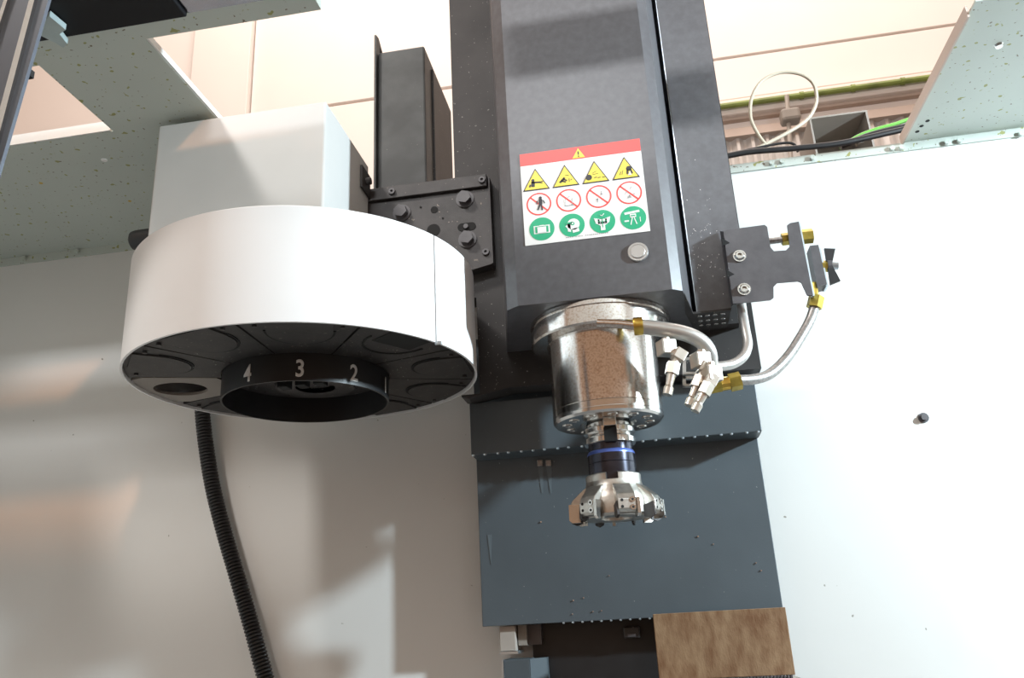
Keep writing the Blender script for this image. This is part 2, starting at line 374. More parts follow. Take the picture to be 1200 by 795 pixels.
# ================================================================== SPINDLE HEAD
XS, YS = -.041, 1.10; ZH = 1.8935
hd = thing('spindle_head', 'dark grey milling machine head with spindle, hanging at centre of the machine', 'spindle head', (XS, YS, ZH))
TOP = 2.85
hp = [(-.1418, 1.0), (.0593, 1.0), (.0727, 1.0103), (.0878, 1.095), (.092, 1.19), (-.190, 1.19), (-.1584, 1.0125)]
MB().prism(flat(hp, ZH), (0, 0, TOP-ZH)).build('head_cover', M['panel'], hd)
sc = [(.0958, ZH), (.1412, ZH), (.1412, 1.985), (.1675, 1.985), (.1675, TOP), (.0958, TOP)]
MB().prism(v2(sc, 1.095), (0, .073, 0)).build('side_cover', M['panel'], hd)
MB().box(.0945, .0956, 1.10, 1.165, ZH+.001, TOP-.01).build('edge_seal', M['zinc'], hd)
sp = [(-.2638, 1.829), (-.2535, 1.8265), (-.1877, 1.8375), (.183, 1.830), (.183, TOP), (-.2638, TOP), (-.2638, 1.990), (-.235, 1.990), (-.235, 1.832), (-.2638, 1.832)]
MB().prism(v2(sp, 1.19), (0, .042, 0)).build('saddle_plate', M['dark'], hd)
MB().box(.0928, .094, 1.168, 1.19, ZH+.02, TOP-.01).box(.1, .16, 1.168, 1.19, ZH+.002, TOP-.01).build('spacer', M['dark'], hd)
# punched bottom flange of the side cover
MB().prism(flat([(.0745, 1.012), (.089, 1.094), (.1405, 1.096), (.1405, 1.167), (.094, 1.167), (.078, 1.09)], ZH-.003), (0, 0, .0028)).build('bottom_flange', M['black'], hd)
d = MB()
for i in range(4):
    for j in range(3):
        x = .098+i*.0105; y = 1.108+j*.02
        d.lathe([(0, -.0012), (.0032, -.0006), (.0036, 0)], (x+.002*j, y, ZH-.003), 8)
stuff(d.build('dimple', M['steel'], hd))
# button-head screw
q = at(747.5, 296, 1.0)
MB().lathe([(0, -.0042), (.0088, -.0042), (.0094, -.0036), (.0094, -.0022), (.0104, -.0022), (.0104, -.003), (.0128, -.003), (.0137, -.0016), (.0137, 0)], (q.x, 1.0, q.z), 32, axis='y').build('cover_knob', M['silver'], hd, True)
# saddle bolts seen low on the plate
# spindle
fl = [(.0, 1.8934), (.097, 1.8934), (.098, 1.8925), (.098, 1.8870), (.0955, 1.8865), (.0955, 1.8790), (.098, 1.8785), (.098, 1.8625), (.096, 1.8602), (.0, 1.8602)]
MB().lathe(fl, (XS, YS, 0), 96).build('spindle_flange', M['spindle'], hd, True)
no = [(.0, 1.8604), (.0765, 1.8604), (.0747, 1.857), (.0747, 1.7650), (.0738, 1.7645), (.0, 1.7645)]
MB().lathe(no, (XS, YS, 0), 96).build('spindle_nose', M['spindle'], hd, True)
r1 = [(.0, 1.7645), (.0738, 1.7645), (.0747, 1.7638), (.0747, 1.7560), (.0738, 1.7554), (.0738, 1.7548), (.0747, 1.7542), (.0745, 1.7505), (.0715, 1.7475), (.0385, 1.7475), (.036, 1.752), (.0, 1.752)]
MB().lathe(r1, (XS, YS, 0), 96).build('nose_ring', M['polished'], hd, True)
b0 = None
for k in range(12):
    a = 2*pi*k/12+.15; p = Vector((XS+.056*cos(a), YS+.056*sin(a), 1.7475))
    if b0 is None:
        b0 = MB().lathe([(0, -.0008), (.0038, -.0008), (.004, -.0012), (.0068, -.0012), (.0072, 0)], (0, 0, 0), 14).build('nose_bolt', M['steel'], hd, org=Vector((0, 0, 0))); b0.location = p-origin(hd)
    else: inst(b0, hd, p)
for s in (-1, 1):
    MB().box(XS-.0085+.003, XS+.0085+.003, YS+s*.036-.007, YS+s*.036+.007, 1.7355, 1.7475, .001).build('drive_key', M['steel'], hd)

# ---- warning label
lx0, lx1, lz0, lz1 = -.1272, .0402, 1.9785, 2.1198; LW = lx1-lx0; LH = lz1-lz0
lab = MB().box(lx0, lx1, .9992, 1.0, lz0, lz1).build('warning_label', M['lwhite'], hd)
lab['label'] = 'white safety sticker with red header and rows of pictograms'
def UV(u, v): return lx0+u*LW, lz1-v*LH
def shape(name, m, pts, lay): MB().prism(v2(pts, .9992-lay*.0003), (0, .0003, 0)).build(name, M[m], lab)
def ringm(name, m, cx, cz, r0, r1, lay, n=40):
    MB().lathe([(r0, 0), (r1, 0), (r1, .0003), (r0, .0003)], (cx, .9992-lay*.0003, cz), n, axis='y', closed=True).build(name, M[m], lab)
def disc(name, m, cx, cz, r, lay, n=36, sx=1.0): shape(name, m, [(cx+sx*r*cos(2*pi*i/n), cz+r*sin(2*pi*i/n)) for i in range(n)], lay)
def strokes(name, m, cx, cz, items, lay, k=.001):
    "pictogram made of discs ('d',x,y,r), bars ('b',x0,y0,x1,y1,w) and polygons ('p',pts), in mm about the centre"
    g = MB(); y = .9992-lay*.0003
    for it in items:
        if it[0] == 'd': pts = [(cx+k*(it[1]+it[3]*cos(2*pi*i/14)), cz+k*(it[2]+it[3]*sin(2*pi*i/14))) for i in range(14)]
        elif it[0] == 'b':
            dx, dz = it[3]-it[1], it[4]-it[2]; l = sqrt(dx*dx+dz*dz); nx, nz = -dz/l*it[5]/2, dx/l*it[5]/2
            pts = [(cx+k*(it[1]+nx), cz+k*(it[2]+nz)), (cx+k*(it[3]+nx), cz+k*(it[4]+nz)), (cx+k*(it[3]-nx), cz+k*(it[4]-nz)), (cx+k*(it[1]-nx), cz+k*(it[2]-nz))]
        else: pts = [(cx+k*a, cz+k*b) for a, b in it[1]]
        g.prism(v2(pts, y), (0, .0003, 0))
    g.build(name, M[m], lab)
a, b = UV(0, 0); c_, d_ = UV(1, .135); shape('red_band', 'lred', [(a, d_), (c_, d_), (c_, b), (a, b)], 1)
def tri(u, v0, v1, hw, pict, m1='lblack'):
    cx, zt_ = UV(u, v0); _, zb_ = UV(u, v1); h = zt_-zb_
    shape('warning_triangle', m1, [(cx-hw, zb_), (cx+hw, zb_), (cx, zt_)], 2)
    k = .87; zc_ = zb_+h/3
    shape('triangle_face', 'lyel', [(cx-hw*k, zc_-h/3*k), (cx+hw*k, zc_-h/3*k), (cx, zc_+2*h/3*k)], 3)
    strokes('pictogram', 'lblack', cx, zc_, pict, 4)
tri(.49, .018, .125, .0088, [('b', 0, 5, 0, -.5, 1.8), ('d', 0, -2.8, 1)], 'lyel')
R1 = [.122, .367, .612, .857]
tri(R1[0], .18, .42, .0187, [('d', -4, 4, 2.2), ('b', -6, 1, 6, 0, 2.4), ('b', 5, 0, 10, 1, 1.4), ('b', -4, 2, -4.5, -6, 5), ('b', -8, -2, -9, -6, 2), ('b', 6, -1, 9, -2, 1)])
tri(R1[1], .18, .42, .0187, [('b', -8, -5, -1, 2, 3), ('b', -3, 0, 2, -3, 2), ('b', -6, -2, 0, -5, 2), ('b', 5, -5, 5, 0, .8), ('b', 7, -3, 9, -1, .7), ('b', 0, 6, 5, 5, .5)])
tri(R1[2], .18, .42, .0187, [('d', -9, -2.6, 4.4), ('b', -2, -4, 2, -3.5, 1), ('b', 3, -4.5, 7, -4.4, 1), ('b', 9, -4.7, 13, -4.7, 1), ('b', -4, 3, 2, 6, .5), ('b', -4, 1, 4, 2, .5)])
tri(R1[3], .18, .42, .0187, [('d', 5, 3.5, 3.8), ('b', 3, 2, 2.4, -5, 2.6), ('b', 7, 2, 9, -5, 2.4), ('b', -8, -5, -6, 0, .6), ('b', -5, -5, -3, 2, .6)])
cx, cz = UV(R1[3], .36); strokes('pictogram', 'lwhite', cx, cz, [('p', [(3, -4.2), (8, -4.2), (6, 2)])], 5)
pro = [[('d', 2.5, 9, 2.2), ('b', 2.5, 7, 2, -1, 5), ('b', -2, 5, -3, 0, 1.6), ('b', 6, 5, 8, 0, 1.6), ('b', 1, -1, -2, -9, 2.2), ('b', 3, -1, 4, -10, 2.2)],
       [('b', -6, -8, 6, -8, .6), ('b', -5, -8, -5, 2, .5), ('b', 4, -8, 5, 3, .5), ('b', -2, 4, 2, 6, .5)],
       [('b', 4, 8, 4, 3, .9), ('p', [(2.6, 4), (5.4, 4), (4, 1)]), ('b', -2, -9, -2, -4, .9), ('p', [(-3.4, -5), (-.6, -5), (-2, -2)])],
       [('b', -2, -8, 0, -4, 1.3), ('b', 2, -8, 0, -4, 1.3), ('b', -6, -2, -3, 2, .6), ('b', 2, 5, 4, 9, .6), ('b', 5, -2, 8, -3, .6)]]
for i in range(4):
    cx, cz = UV(R1[i]+.012, .573)
    ringm('prohibition_ring', 'lred', cx, cz, .0152, .0172, 1)
    strokes('prohibition_bar', 'lred', cx, cz, [('b', -11, 11, 11, -11, 2.2)], 1 if i else 1)
    strokes('pictogram', 'lblack' if i in (0,) else 'lgrey', cx, cz, pro[i], 2)
man = [[('p', [(-11, 5), (11, 5), (11, -7), (-11, -7)])],
       [('d', 2, 1, 8.5), ('p', [(-9, -1), (-2, 5), (-2, -10), (-6, -9), (-6, -5)]), ('b', 4, -5, 5, -11, 9)],
       [('b', 0, -1, 0, -13, 6), ('p', [(-11, 6), (-4, 4), (-3, -6), (-9, -2)]), ('p', [(11, 6), (4, 4), (3, -6), (9, -2)]), ('b', -6, 0, 6, 0, 7)],
       [('b', -11, 7, 9, 9, 3.2), ('b', -4, 3, 4, 3, 5), ('b', -1, 1, -4, -10, 1.2), ('b', 1, 1, 4, -10, 1.2), ('b', -12, -4, -6, -4, 2.2), ('b', 9, 0, 9, -7, 1)]]
man2 = [[('p', [(-9, 3.6), (9, 3.6), (9, -5.6), (-9, -5.6)])], [('d', 1, 2, 2.6), ('b', -8, 3, 1, 4, 2)], [('b', 0, 6, 0, -9, .9), ('b', -6, 0, 6, 0, .7)], [('b', -3, 3, 3, 3, 1.6)]]
man3 = [[('p', [(-6, 2.6), (6, 2.6), (6, -6.2), (-6, -6.2)]), ('b', -3, 4.4, 3, 4.4, 1.6)], [('d', 1, 2, 1.2)], [('b', -2, 9.5, 0, 8, .9), ('b', 0, 8, 3, 11, .9)], []]
for i in range(4):
    cx, cz = UV(R1[i]+.022, .842)
    disc('mandatory_disc', 'lgreen', cx, cz, .0172, 1)
    strokes('pictogram', 'lwhite', cx, cz, man[i], 2)
    strokes('pictogram', 'lgreen', cx, cz, man2[i], 3)
    if man3[i]: strokes('pictogram', 'lwhite', cx, cz, man3[i], 4)
cx, cz = UV(.5, .965); strokes('fine_print', 'lgrey', cx, cz, [('b', -28+k*2.6, 0, -28+k*2.6+1.5+.6*(k % 3 == 0), 0, 1.0) for k in range(22) if k not in (4, 9)], 1)

# ================================================================== MILLING TOOL
tl = thing('face_mill', 'seven toothed face mill in a dark tool holder clamped in the spindle', 'milling cutter', (XS-.0006, YS, 1.618))
XT = XS-.0006
vf = [(.0, 1.752), (.030, 1.752), (.030, 1.7405), (.0335, 1.740), (.0346, 1.7388), (.0346, 1.7325), (.0335, 1.7315), (.0305, 1.729), (.0305, 1.728), (.0335, 1.7262), (.0346, 1.725), (.0346, 1.7188), (.0335, 1.718), (.0, 1.718)]
MB().lathe(vf, (XT, YS, 0), 72).build('grip_flange', M['polished'], tl, True)
for s in (-1, 1):
    MB().box(XT-.0085+.003, XT+.0085+.003, YS+s*.0335-.003, YS+s*.0335+.003, 1.7165, 1.7352).build('key_slot', M['hole'], tl)
MB().lathe([(.0, 1.718), (.0300, 1.718), (.0300, 1.7085), (.0, 1.7085)], (XT, YS, 0), 64).build('holder_neck', M['holder'], tl, True)
MB().lathe([(.0, 1.7085), (.0302, 1.7085), (.0318, 1.7055), (.0318, 1.7035), (.0, 1.7035)], (XT, YS, 0), 64).build('blue_band', M['blue'], tl, True)
MB().lathe([(.0, 1.7035), (.0316, 1.7035), (.0316, 1.6925), (.0312, 1.692), (.0, 1.692)], (XT, YS, 0), 64).build('holder_collar', M['holder'], tl, True)
MB().lathe([(.0, 1.692), (.0316, 1.6915), (.0316, 1.668), (.0, 1.668)], (XT, YS, 0), 64).build('holder_barrel', M['holder'], tl, True)
# drive crown: ring with two notches
for a0 in (-pi/2+.22, pi/2+.22):
    MB().lathe([(.0316, 1.6645), (.0366, 1.6645), (.0366, 1.6755), (.0352, 1.677), (.0316, 1.677)], (XT, YS, 0), 30, a0, a0+pi-.44, closed=True).build('drive_crown', M['cutter'], tl, True)
MB().lathe([(.0, 1.6675), (.0366, 1.6675), (.0372, 1.664), (.0385, 1.660), (.043, 1.652), (.047, 1.643), (.047, 1.624), (.044, 1.6205), (.02, 1.6205), (.018, 1.635), (.0, 1.635)], (XT, YS, 0), 72).build('cutter_body', M['cutter'], tl, True)
def tooth(k):
    a = 2*pi*k/7-pi/2+.30; c, s = cos(a), sin(a)
    def P(u, w, z): return Vector((XT+u*c-w*s, YS+u*s+w*c, z))
    pr = [(.036, 1.6615), (.0405, 1.6595), (.0565, 1.6455), (.0602, 1.638), (.0602, 1.626), (.056, 1.6215), (.036, 1.6215)]
    g = MB(); g.prism([P(u, -.0125, z) for u, z in pr], P(0, .0235, 0)-P(0, 0, 0))
    bmesh.ops.bevel(g.b, geom=g.b.edges[:], offset=.0008, segments=1, affect='EDGES')
    t = g.build('cutter_tooth', M['cutter'], tl)
    g = MB(); g.prism([P(u, .0112, z) for u, z in [(.047, 1.640), (.0612, 1.640), (.0618, 1.620), (.058, 1.6165), (.047, 1.6165)]], P(0, .0042, 0)-P(0, 0, 0))
    g.build('insert', M['steel'], t)
    for z in (1.6275, 1.637):
        g = MB(); g.cyl(P(.0585, .006, z), P(.0612, .006, z), .0036, 12); g.build('insert_screw', M['steel'], t)
        g = MB(); g.cyl(P(.0600, .006, z), P(.0614, .006, z), .0016, 8); g.build('screw_socket', M['hole'], t)
    for w in (-.0075,):
        for z in (1.6285, 1.6365):
            g = MB(); g.cyl(P(.0590, w, z), P(.0605, w, z), .0019, 10); g.build('screw_hole', M['hole'], t)
    g = MB(); g.prism([P(u, -.0145, z) for u, z in [(.044, 1.632), (.0575, 1.636), (.0595, 1.619), (.052, 1.6155), (.044, 1.618)]], P(0, .003, 0)-P(0, 0, 0))
    g.build('wedge_insert', M['black'], t)
for k in range(7): tooth(k)

# ================================================================== TOOL MAGAZINE
XM, YM, RM = -.4542, 1.05, .2393; ZB, ZT = 1.8348, 1.9836; F = 1.105   # F: pocket sizes were measured on a drum of .2165 m radius
mg = thing('tool_magazine', 'round tool changer magazine with white drum shroud, left of the spindle head', 'tool magazine', (XM, YM, ZB))
def angof(px, py):
    # angle on the drum's near side seen at a pixel
    d = RT*((px-600)/FPX)+UP*((397.5-py)/FPX)+FW
    A = d.x**2+d.y**2; B = -2*(d.x*XM+d.y*YM); C = XM**2+YM**2-RM**2
    t = (-B-sqrt(B*B-4*A*C))/(2*A); return atan2(t*d.y-YM, t*d.x-XM)
aS = angof(510, 340)
MB().lathe([(RM-.003, ZB), (RM, ZB), (RM, ZT-.001), (RM-.001, ZT), (RM-.003, ZT)], (XM, YM, 0), 150, aS-2*pi+.006+1.25, aS-.006, closed=True).build('shroud', M['white'], mg, True)
MB().lathe([(RM-.003, ZB), (RM, ZB), (RM, ZT-.001), (RM-.001, ZT), (RM-.003, ZT)], (XM, YM, 0), 50, aS+.004, aS+1.24, closed=True).build('shroud_door', M['white'], mg, True)
MB().lathe([(RM-.006, ZB+.001), (RM-.0035, ZB+.001), (RM-.0035, ZT-.002), (RM-.006, ZT-.002)], (XM, YM, 0), 4, aS-.03, aS+.03, closed=True).build('seam_strip', M['bracket'], mg)
q = Vector((XM+(RM+.0005)*cos(aS+.012), YM+(RM+.0005)*sin(aS+.012), ZB))
MB().box(q.x-.004, q.x+.004, q.y-.001, q.y+.003, ZB-.002, ZB+.002).build('door_catch', M['zinc'], mg)
MB().lathe([(0, ZT-.004), (RM-.0035, ZT-.004), (RM-.0035, ZT-.001), (0, ZT-.001)], (XM, YM, 0), 96).build('top_plate', M['magbox'], mg)
NP = 10; ZP = ZB+.004
a00 = angof(349, 377)
def wedge(a0, a1, r0, r1, z0, z1, n=10):
    p = [(XM+r0*cos(a0+(a1-a0)*i/n), YM+r0*sin(a0+(a1-a0)*i/n)) for i in range(n+1)] + [(XM+r1*cos(a1-(a1-a0)*i/n), YM+r1*sin(a1-(a1-a0)*i/n)) for i in range(n+1)]
    return MB().prism(flat(p, z0), (0, 0, z1-z0))
OPEN = 4; DARK = 9
for k in range(NP):
    ac = a00-2*pi*k/NP
    h = pi/NP-.008
    if k == 3:
        # sector with an open pocket: ring of plate round an oval hole
        P = lambda u, w: (XM+u*cos(ac)-w*sin(ac), YM+u*sin(ac)+w*cos(ac))
        n = 24; g = MB(); inner = []; outer = []
        for i in range(n):
            t_ = 2*pi*i/n; inner.append((.188+.0375*cos(t_), .033*sin(t_)))
        for u, w in inner:
            du, dw = u-.188, w; l = 1e9
            for s_ in (1,):
                # clip a ray from the hole centre to the wedge
                cand = []
                for r_ in (.115, .2348):
                    A = du*du+dw*dw; B = 2*.188*du; C = .188**2-r_**2; D = B*B-4*A*C
                    if D >= 0:
                        for sg in (-1, 1):
                            t = (-B+sg*sqrt(D))/(2*A)
                            if t > 0: cand.append(t)
                for sg in (-1, 1):
                    th = tan_h = math.tan(h)*sg; den = dw-tan_h*du
                    if abs(den) > 1e-9:
                        t = (tan_h*.188)/den
                        if t > 0: cand.append(t)
                l = min(cand)
            outer.append((.188+du*l, dw*l))
        for i in range(n):
            j = (i+1) % n
            g.prism(flat([P(*inner[i]), P(*outer[i]), P(*outer[j]), P(*inner[j])], ZP), (0, 0, .004))
        g.build('pocket_plate', M['duct'], mg)  # paler than the other sectors: light falling here put into its colour
        continue
    wedge(ac-h, ac+h, .115, .2352, ZP, ZP+.004).build('pocket_plate', M['magbase'], mg)
    # U shaped flap standing a little proud
    P = lambda u, w: (XM+u*cos(ac)-w*sin(ac), YM+u*sin(ac)+w*cos(ac))
    n = 16
    arc = lambda r: [(.199-r*1.15*cos(-pi/2+pi*i/n), r*sin(-pi/2+pi*i/n)) for i in range(n+1)]
    uo = arc(.0420); ui = arc(.0395)
    g = MB(); n2 = len(uo)
    for i in range(n2-1): g.prism(flat([P(*uo[i]), P(*uo[i+1]), P(*ui[i+1]), P(*ui[i])], ZP-.0012), (0, 0, .0012))
    g.build('flap_seam', M['hole'], mg)
    if k == DARK: g = MB().prism(flat([P(.186, -.030), P(.230, -.030), P(.230, .030), P(.186, .030)], ZP-.001), (0, 0, .001)).build('open_pocket', M['hole'], mg)
    else:
        MB().prism(flat([P(.2295, -.0388)]+[P(*q) for q in arc(.0388)]+[P(.2295, .0388)], ZP-.0022), (0, 0, .0022)).build('pocket_flap', M['magbase'], mg)
        for w in (-.050, .050):
            c = P(.216, w); MB().cyl((*c, ZP-.003), (*c, ZP), .003, 8).build('flap_screw', M['black'], mg)
ZN = 1.8022; RN = .1138
nr = MB().lathe([(RN-.0025, ZN), (RN, ZN), (RN, ZP+.004), (RN-.0025, ZP+.004)], (XM, YM, 0), 96, closed=True).build('number_ring', M['blackplain'], mg, True)
def number(txt, ang):
    cu = bpy.data.curves.new('digit', 'FONT'); cu.body = txt; cu.size = .0315; cu.align_x = 'CENTER'; cu.resolution_u = 6; cu.offset = .0006
    o = bpy.data.objects.new('digit', cu); COL.objects.link(o)
    dg = bpy.context.evaluated_depsgraph_get(); me = bpy.data.meshes.new_from_object(o.evaluated_get(dg)); bpy.data.objects.remove(o)
    bm = bmesh.new(); bm.from_mesh(me); bmesh.ops.subdivide_edges(bm, edges=[e for e in bm.edges if e.calc_length() > .004], cuts=2)
    for f in bm.faces: pass
    g = MB(); g.b.free(); g.b = bm
    r = bmesh.ops.extrude_face_region(bm, geom=bm.faces[:]); ex = {v for v in r['geom'] if isinstance(v, bmesh.types.BMVert)}
    for v in bm.verts:
        rr = RN+(.0007 if v in ex else .0002); a = ang+v.co.x*.80/RN
        v.co = Vector((XM+rr*cos(a), YM+rr*sin(a), ZN+.0055+v.co.y*1.0))
    g.build('number', M['number'], nr)
aN = a00-.03
for i, ch in enumerate(('1', '2', '3', '4')): number(ch, aN+(2-i)*2*pi/NP)
MB().lathe([(0, ZP+.001), (RN-.003, ZP+.001), (RN-.003, ZP+.004), (0, ZP+.004)], (XM, YM, 0), 64).build('hub_plate', M['black'], mg)
for i in range(3):
    q = at(331+i*23, 455, YM+.0); c = Vector((XM-.024+i*.026, YM-.02, 0)); MB().box(c.x-.007, c.x+.007, c.y-.01, c.y+.01, ZP-.018, ZP+.001, .001).build('hub_block', M['hole'], mg)
MB().lathe([(.028, ZP-.006), (.055, ZP-.006), (.058, ZP+.001), (.026, ZP+.001)], (XM, YM+.03, 0), 40).build('hub_boss', M['black'], mg, True)
g = MB()
for i in range(170):
    a = random.uniform(0, 2*pi); r = .10*sqrt(random.random()); s = random.uniform(.0004, .0012)
    x, y = XM+r*cos(a), YM+r*sin(a); g.box(x-s, x+s, y-s, y+s, ZP-.0008, ZP+.001)
for i in range(120):
    a = a00+random.gauss(.4, .7); r = random.uniform(.117, .178); s = random.uniform(.0003, .0008)
    x, y = XM+r*cos(a), YM+r*sin(a); g.box(x-s, x+s, y-s, y+s, ZP-.0006, ZP+.0005)
stuff(g.build('metal_chip', M['chip'], mg))
# drive cover box on the drum
bx0, bx1 = -.6718, -.4054
MB().box(bx0, bx1, .9727, 1.163, ZT+.0005, 2.2378, .003).build('drive_cover', M['magbox'], mg)
q = at(428, 213, 1.14); MB().box(bx1+.0005, bx1+.004, 1.12, 1.16, q.z-.02, q.z+.02).cyl((bx1, 1.14, q.z), (bx1+.012, 1.14, q.z), .006, 10).build('cover_lug', M['black'], mg)
# black rubber roll at the left of the box
a = at(161, 282, 1.10); MB().lathe([(0, -.055), (.010, -.055), (.0155, -.051), (.017, -.044), (.017, .05), (0, .05)], (a.x+.045, 1.10, a.z), 28, axis='x').build('air_cylinder', M['blackplain'], mg, True)
# mounting bracket
zt = 2.1945; zb = 2.0415; yb = 1.168
br = MB().prism(v2([(-.440, 1.988), (-.2035, zb-.006), (-.2035, zt-.024), (-.440, zt-.024)], yb), (0, .022, 0)).build('mounting_bracket', M['black'], mg)
MB().box(-.440, -.2050, yb-.006, 1.19, zt-.0225, zt, .001).build('bracket_lip', M['black'], br)
MB().box(-.2030, -.2008, yb-.002, 1.19, zb-.006, zt-.004).build('bracket_edge', M['black'], br)
def bolt(px, py, r, L=.012):
    q = at(px, py, yb); g = MB(); g.cyl((q.x, yb, q.z), (q.x, yb-.002, q.z), r*1.3, 20); g.cyl((q.x, yb-.002, q.z), (q.x, yb-L, q.z), r, 6); g.build('hex_bolt', M['bracket'], br)
bolt(471, 250, .0115); bolt(545, 234, .0115); bolt(548, 281, .0115)
for px, py, dy in ((459.5, 225, .006), (565, 211.5, .006), (569.5, 296, 0)):
    q = at(px, py, yb-dy); y = yb-dy
    MB().lathe([(0, -.001), (.0022, -.001), (.0024, -.004), (.0055, -.004), (.006, 0)], (q.x, y, q.z), 14, axis='y').build('cap_screw', M['bracket'], br)
for px, py, r in ((509, 246, .006), (508, 270, .011), (493, 243, .0018), (493, 231, .0018), (519, 256, .0018)):
    q = at(px, py, yb); MB().cyl((q.x, yb-.0008, q.z), (q.x, yb+.001, q.z), r, 18).build('drilled_hole', M['hole'], br)
q = at(547, 266, yb); MB().prism([Vector((q.x+.008*cx_+.007*cos(t_), yb-.0008, q.z+.007*sin(t_))) for cx_, rng in ((1, range(-6, 7)), (-1, range(6, 19))) for t_ in [pi/12*i for i in rng]], (0, .001, 0)).build('slot', M['hole'], br)
MB().cyl((q.x-.001, yb-.0006, q.z), (q.x-.001, yb-.004, q.z), .004, 10).build('slot_screw', M['bracket'], br)

# corrugated conduit hanging behind the drum
pts = [at(x, y, 1.318) for x, y in ((250, 300), (239, 380), (236, 440), (237, 480), (241, 520), (249, 570), (262, 622), (276, 670), (292, 725), (311, 795), (328, 860))]
n = 150
P = spline(pts, 20)
# resample evenly
L = [0]
for i in range(1, len(P)): L.append(L[-1]+(P[i]-P[i-1]).length)
Q = []; j = 0; N_ = 3*150
for i in range(N_+1):
    s_ = L[-1]*i/N_
    while j < len(L)-2 and L[j+1] < s_: j += 1
    f_ = (s_-L[j])/(L[j+1]-L[j]); Q.append(P[j].lerp(P[j+1], f_))
tag(MB().tube(Q, .01, 14, 1, rf=lambda i: (.0112, .0134, .0134)[i % 3]).build('corrugated_conduit', M['conduit'], None, True, org=Q[-1]), 'black corrugated conduit hanging behind the white magazine drum', 'conduit')

# ================================================================== GREY BOX behind the bracket
gb = thing('column_box', 'tall grey steel box rising behind the black bolted bracket', 'steel box', (-.36, 1.25, 2.16))
MB().box(-.4055, -.3178, 1.21, 1.40, 2.13, 2.5055, .003).build('box_body', M['box'], gb)
MB().box(-.3176, -.314, 1.26, 1.40, 2.16, 2.49).build('side_sheet', M['dark'], gb)
MB().prism([Vector((-.4095, y, z)) for y, z in ((1.20, 2.16), (1.20, 2.538), (1.215, 2.542), (1.25, 2.52), (1.25, 2.16))], (.0035, 0, 0)).build('mounting_tab', M['box'], gb)
MB().box(-.4098, -.4055, 1.222, 1.232, 2.512, 2.526).build('tab_slot', M['hole'], gb)
MB().box(-.42, -.2645, 1.19, 1.212, 2.10, 2.16).build('foot_plate', M['dark'], gb)

# ================================================================== COOLANT NOZZLES
ca = thing('coolant_assembly', 'coolant valve, hoses and nozzles on a dark bracket right of the spindle', 'coolant fitting', at(850, 356, 1.085))
YC = 1.078
out = [(848, 272), (852, 269.5), (896, 263.6), (899, 266), (903, 290), (907, 294.5), (921, 293.5), (925.5, 289), (922.5, 264), (926, 261.5), (936, 259.7), (953, 346.5), (946, 346), (939, 331), (935, 329.5), (911, 331.5), (906.5, 336), (906.6, 349), (903, 351.5), (859, 356)]
MB().prism([at(x, y, YC) for x, y in out], (0, .003, 0)).build('mounting_plate', M['bracket'], ca)
MB().prism([at(844, 271, 1.091), at(848.5, 271.5, YC), at(859.5, 356, YC), at(857.3, 358.5, 1.091)], (0, .003, 0)).build('bent_flange', M['bracket'], ca)
for px, py in ((850, 284), (855.5, 321)):
    MB().prism([at(px-4, py-5, YC-.0008), at(px+5, py+.5, YC-.0008), at(px-3, py+4, YC-.0008)], (0, .0012, 0)).build('gusset_notch', M['hole'], ca)
MB().prism([at(935, 260, YC), at(937.6, 260.5, YC+.0005), at(954.8, 346.5, YC+.0005), at(952.3, 346.8, YC)], (0, .02, 0)).build('turned_edge', M['zinc'], ca)
for px, py in ((866.5, 300.5), (872, 339.5)):
    q = at(px, py, YC); MB().lathe([(0, -.002), (.0025, -.002), (.0028, -.0055), (.0052, -.0055), (.0072, -.002), (.0088, -.002), (.0088, 0)], (q.x, YC, q.z), 22, axis='y').build('button_screw', M['steel'], ca, True)
YV = YC+.016
def nut(name, p, q, r, m='yellow', n=6): return MB().cyl(p, q, r, n).build(name, M[m], ca)
nut('brass_nut', at(916, 281, YV), at(927, 279.5, YV), .0088); nut('brass_nut', at(938, 278, YV), at(952, 276.5, YV), .0105)
MB().tube([at(884, 284, YV+.01), at(896, 283.5, YV+.004), at(917, 281, YV)], .0045, 10, 4).build('braided_hose', M['hose'], ca, True)
MB().prism([at(949, 288, YC+.008), at(959, 287, YC+.008), at(969, 333, YC+.008), at(958, 336, YC+.008)], (0, .026, 0)).build('valve_body', M['bracket'], ca)
MB().prism([at(958.5, 290, YC+.01), at(962, 291, YC+.01), at(971, 335, YC+.01), at(968, 336, YC+.01)], (0, .022, 0)).build('valve_flange', M['zinc'], ca)
MB().cyl(at(961, 313, YV), at(969, 312, YV), .008, 6).build('valve_stem', M['yellow'], ca)
MB().cyl(at(969, 312, YV), at(974, 311.5, YV), .0085, 14).build('handle_hub', M['bracket'], ca)
MB().prism([at(966, 291, YV-.006), at(979, 291.5, YV-.006), at(975, 310, YV-.006), at(969, 311, YV-.006)], (0, .004, 0)).prism([at(970, 313, YV-.006), at(976, 312, YV-.006), at(985, 329, YV-.006), at(973, 334, YV-.006)], (0, .004, 0)).build('wing_handle', M['blackplain'], ca)
MB().cyl(at(974, 311.8, YV), at(982, 312, YV), .0055, 8).build('handle_screw', M['zinc'], ca)
MB().cyl(at(953, 332, YV), at(956, 350, YV), .0048, 10).build('outlet_pipe', M['brass'], ca)
nut('brass_nut', at(957, 348, YV), at(954, 361, YV), .0105)
MB().tube([at(955, 359, YV), at(949, 376, YV), at(938, 396, YV-.005), at(922, 420, YV-.015), at(903, 438, YV-.03), at(885, 444.5, YV-.045), at(864, 446, 1.035)], .0068, 14, 8).build('braided_hose', M['hose'], ca, True)
YN = 1.03
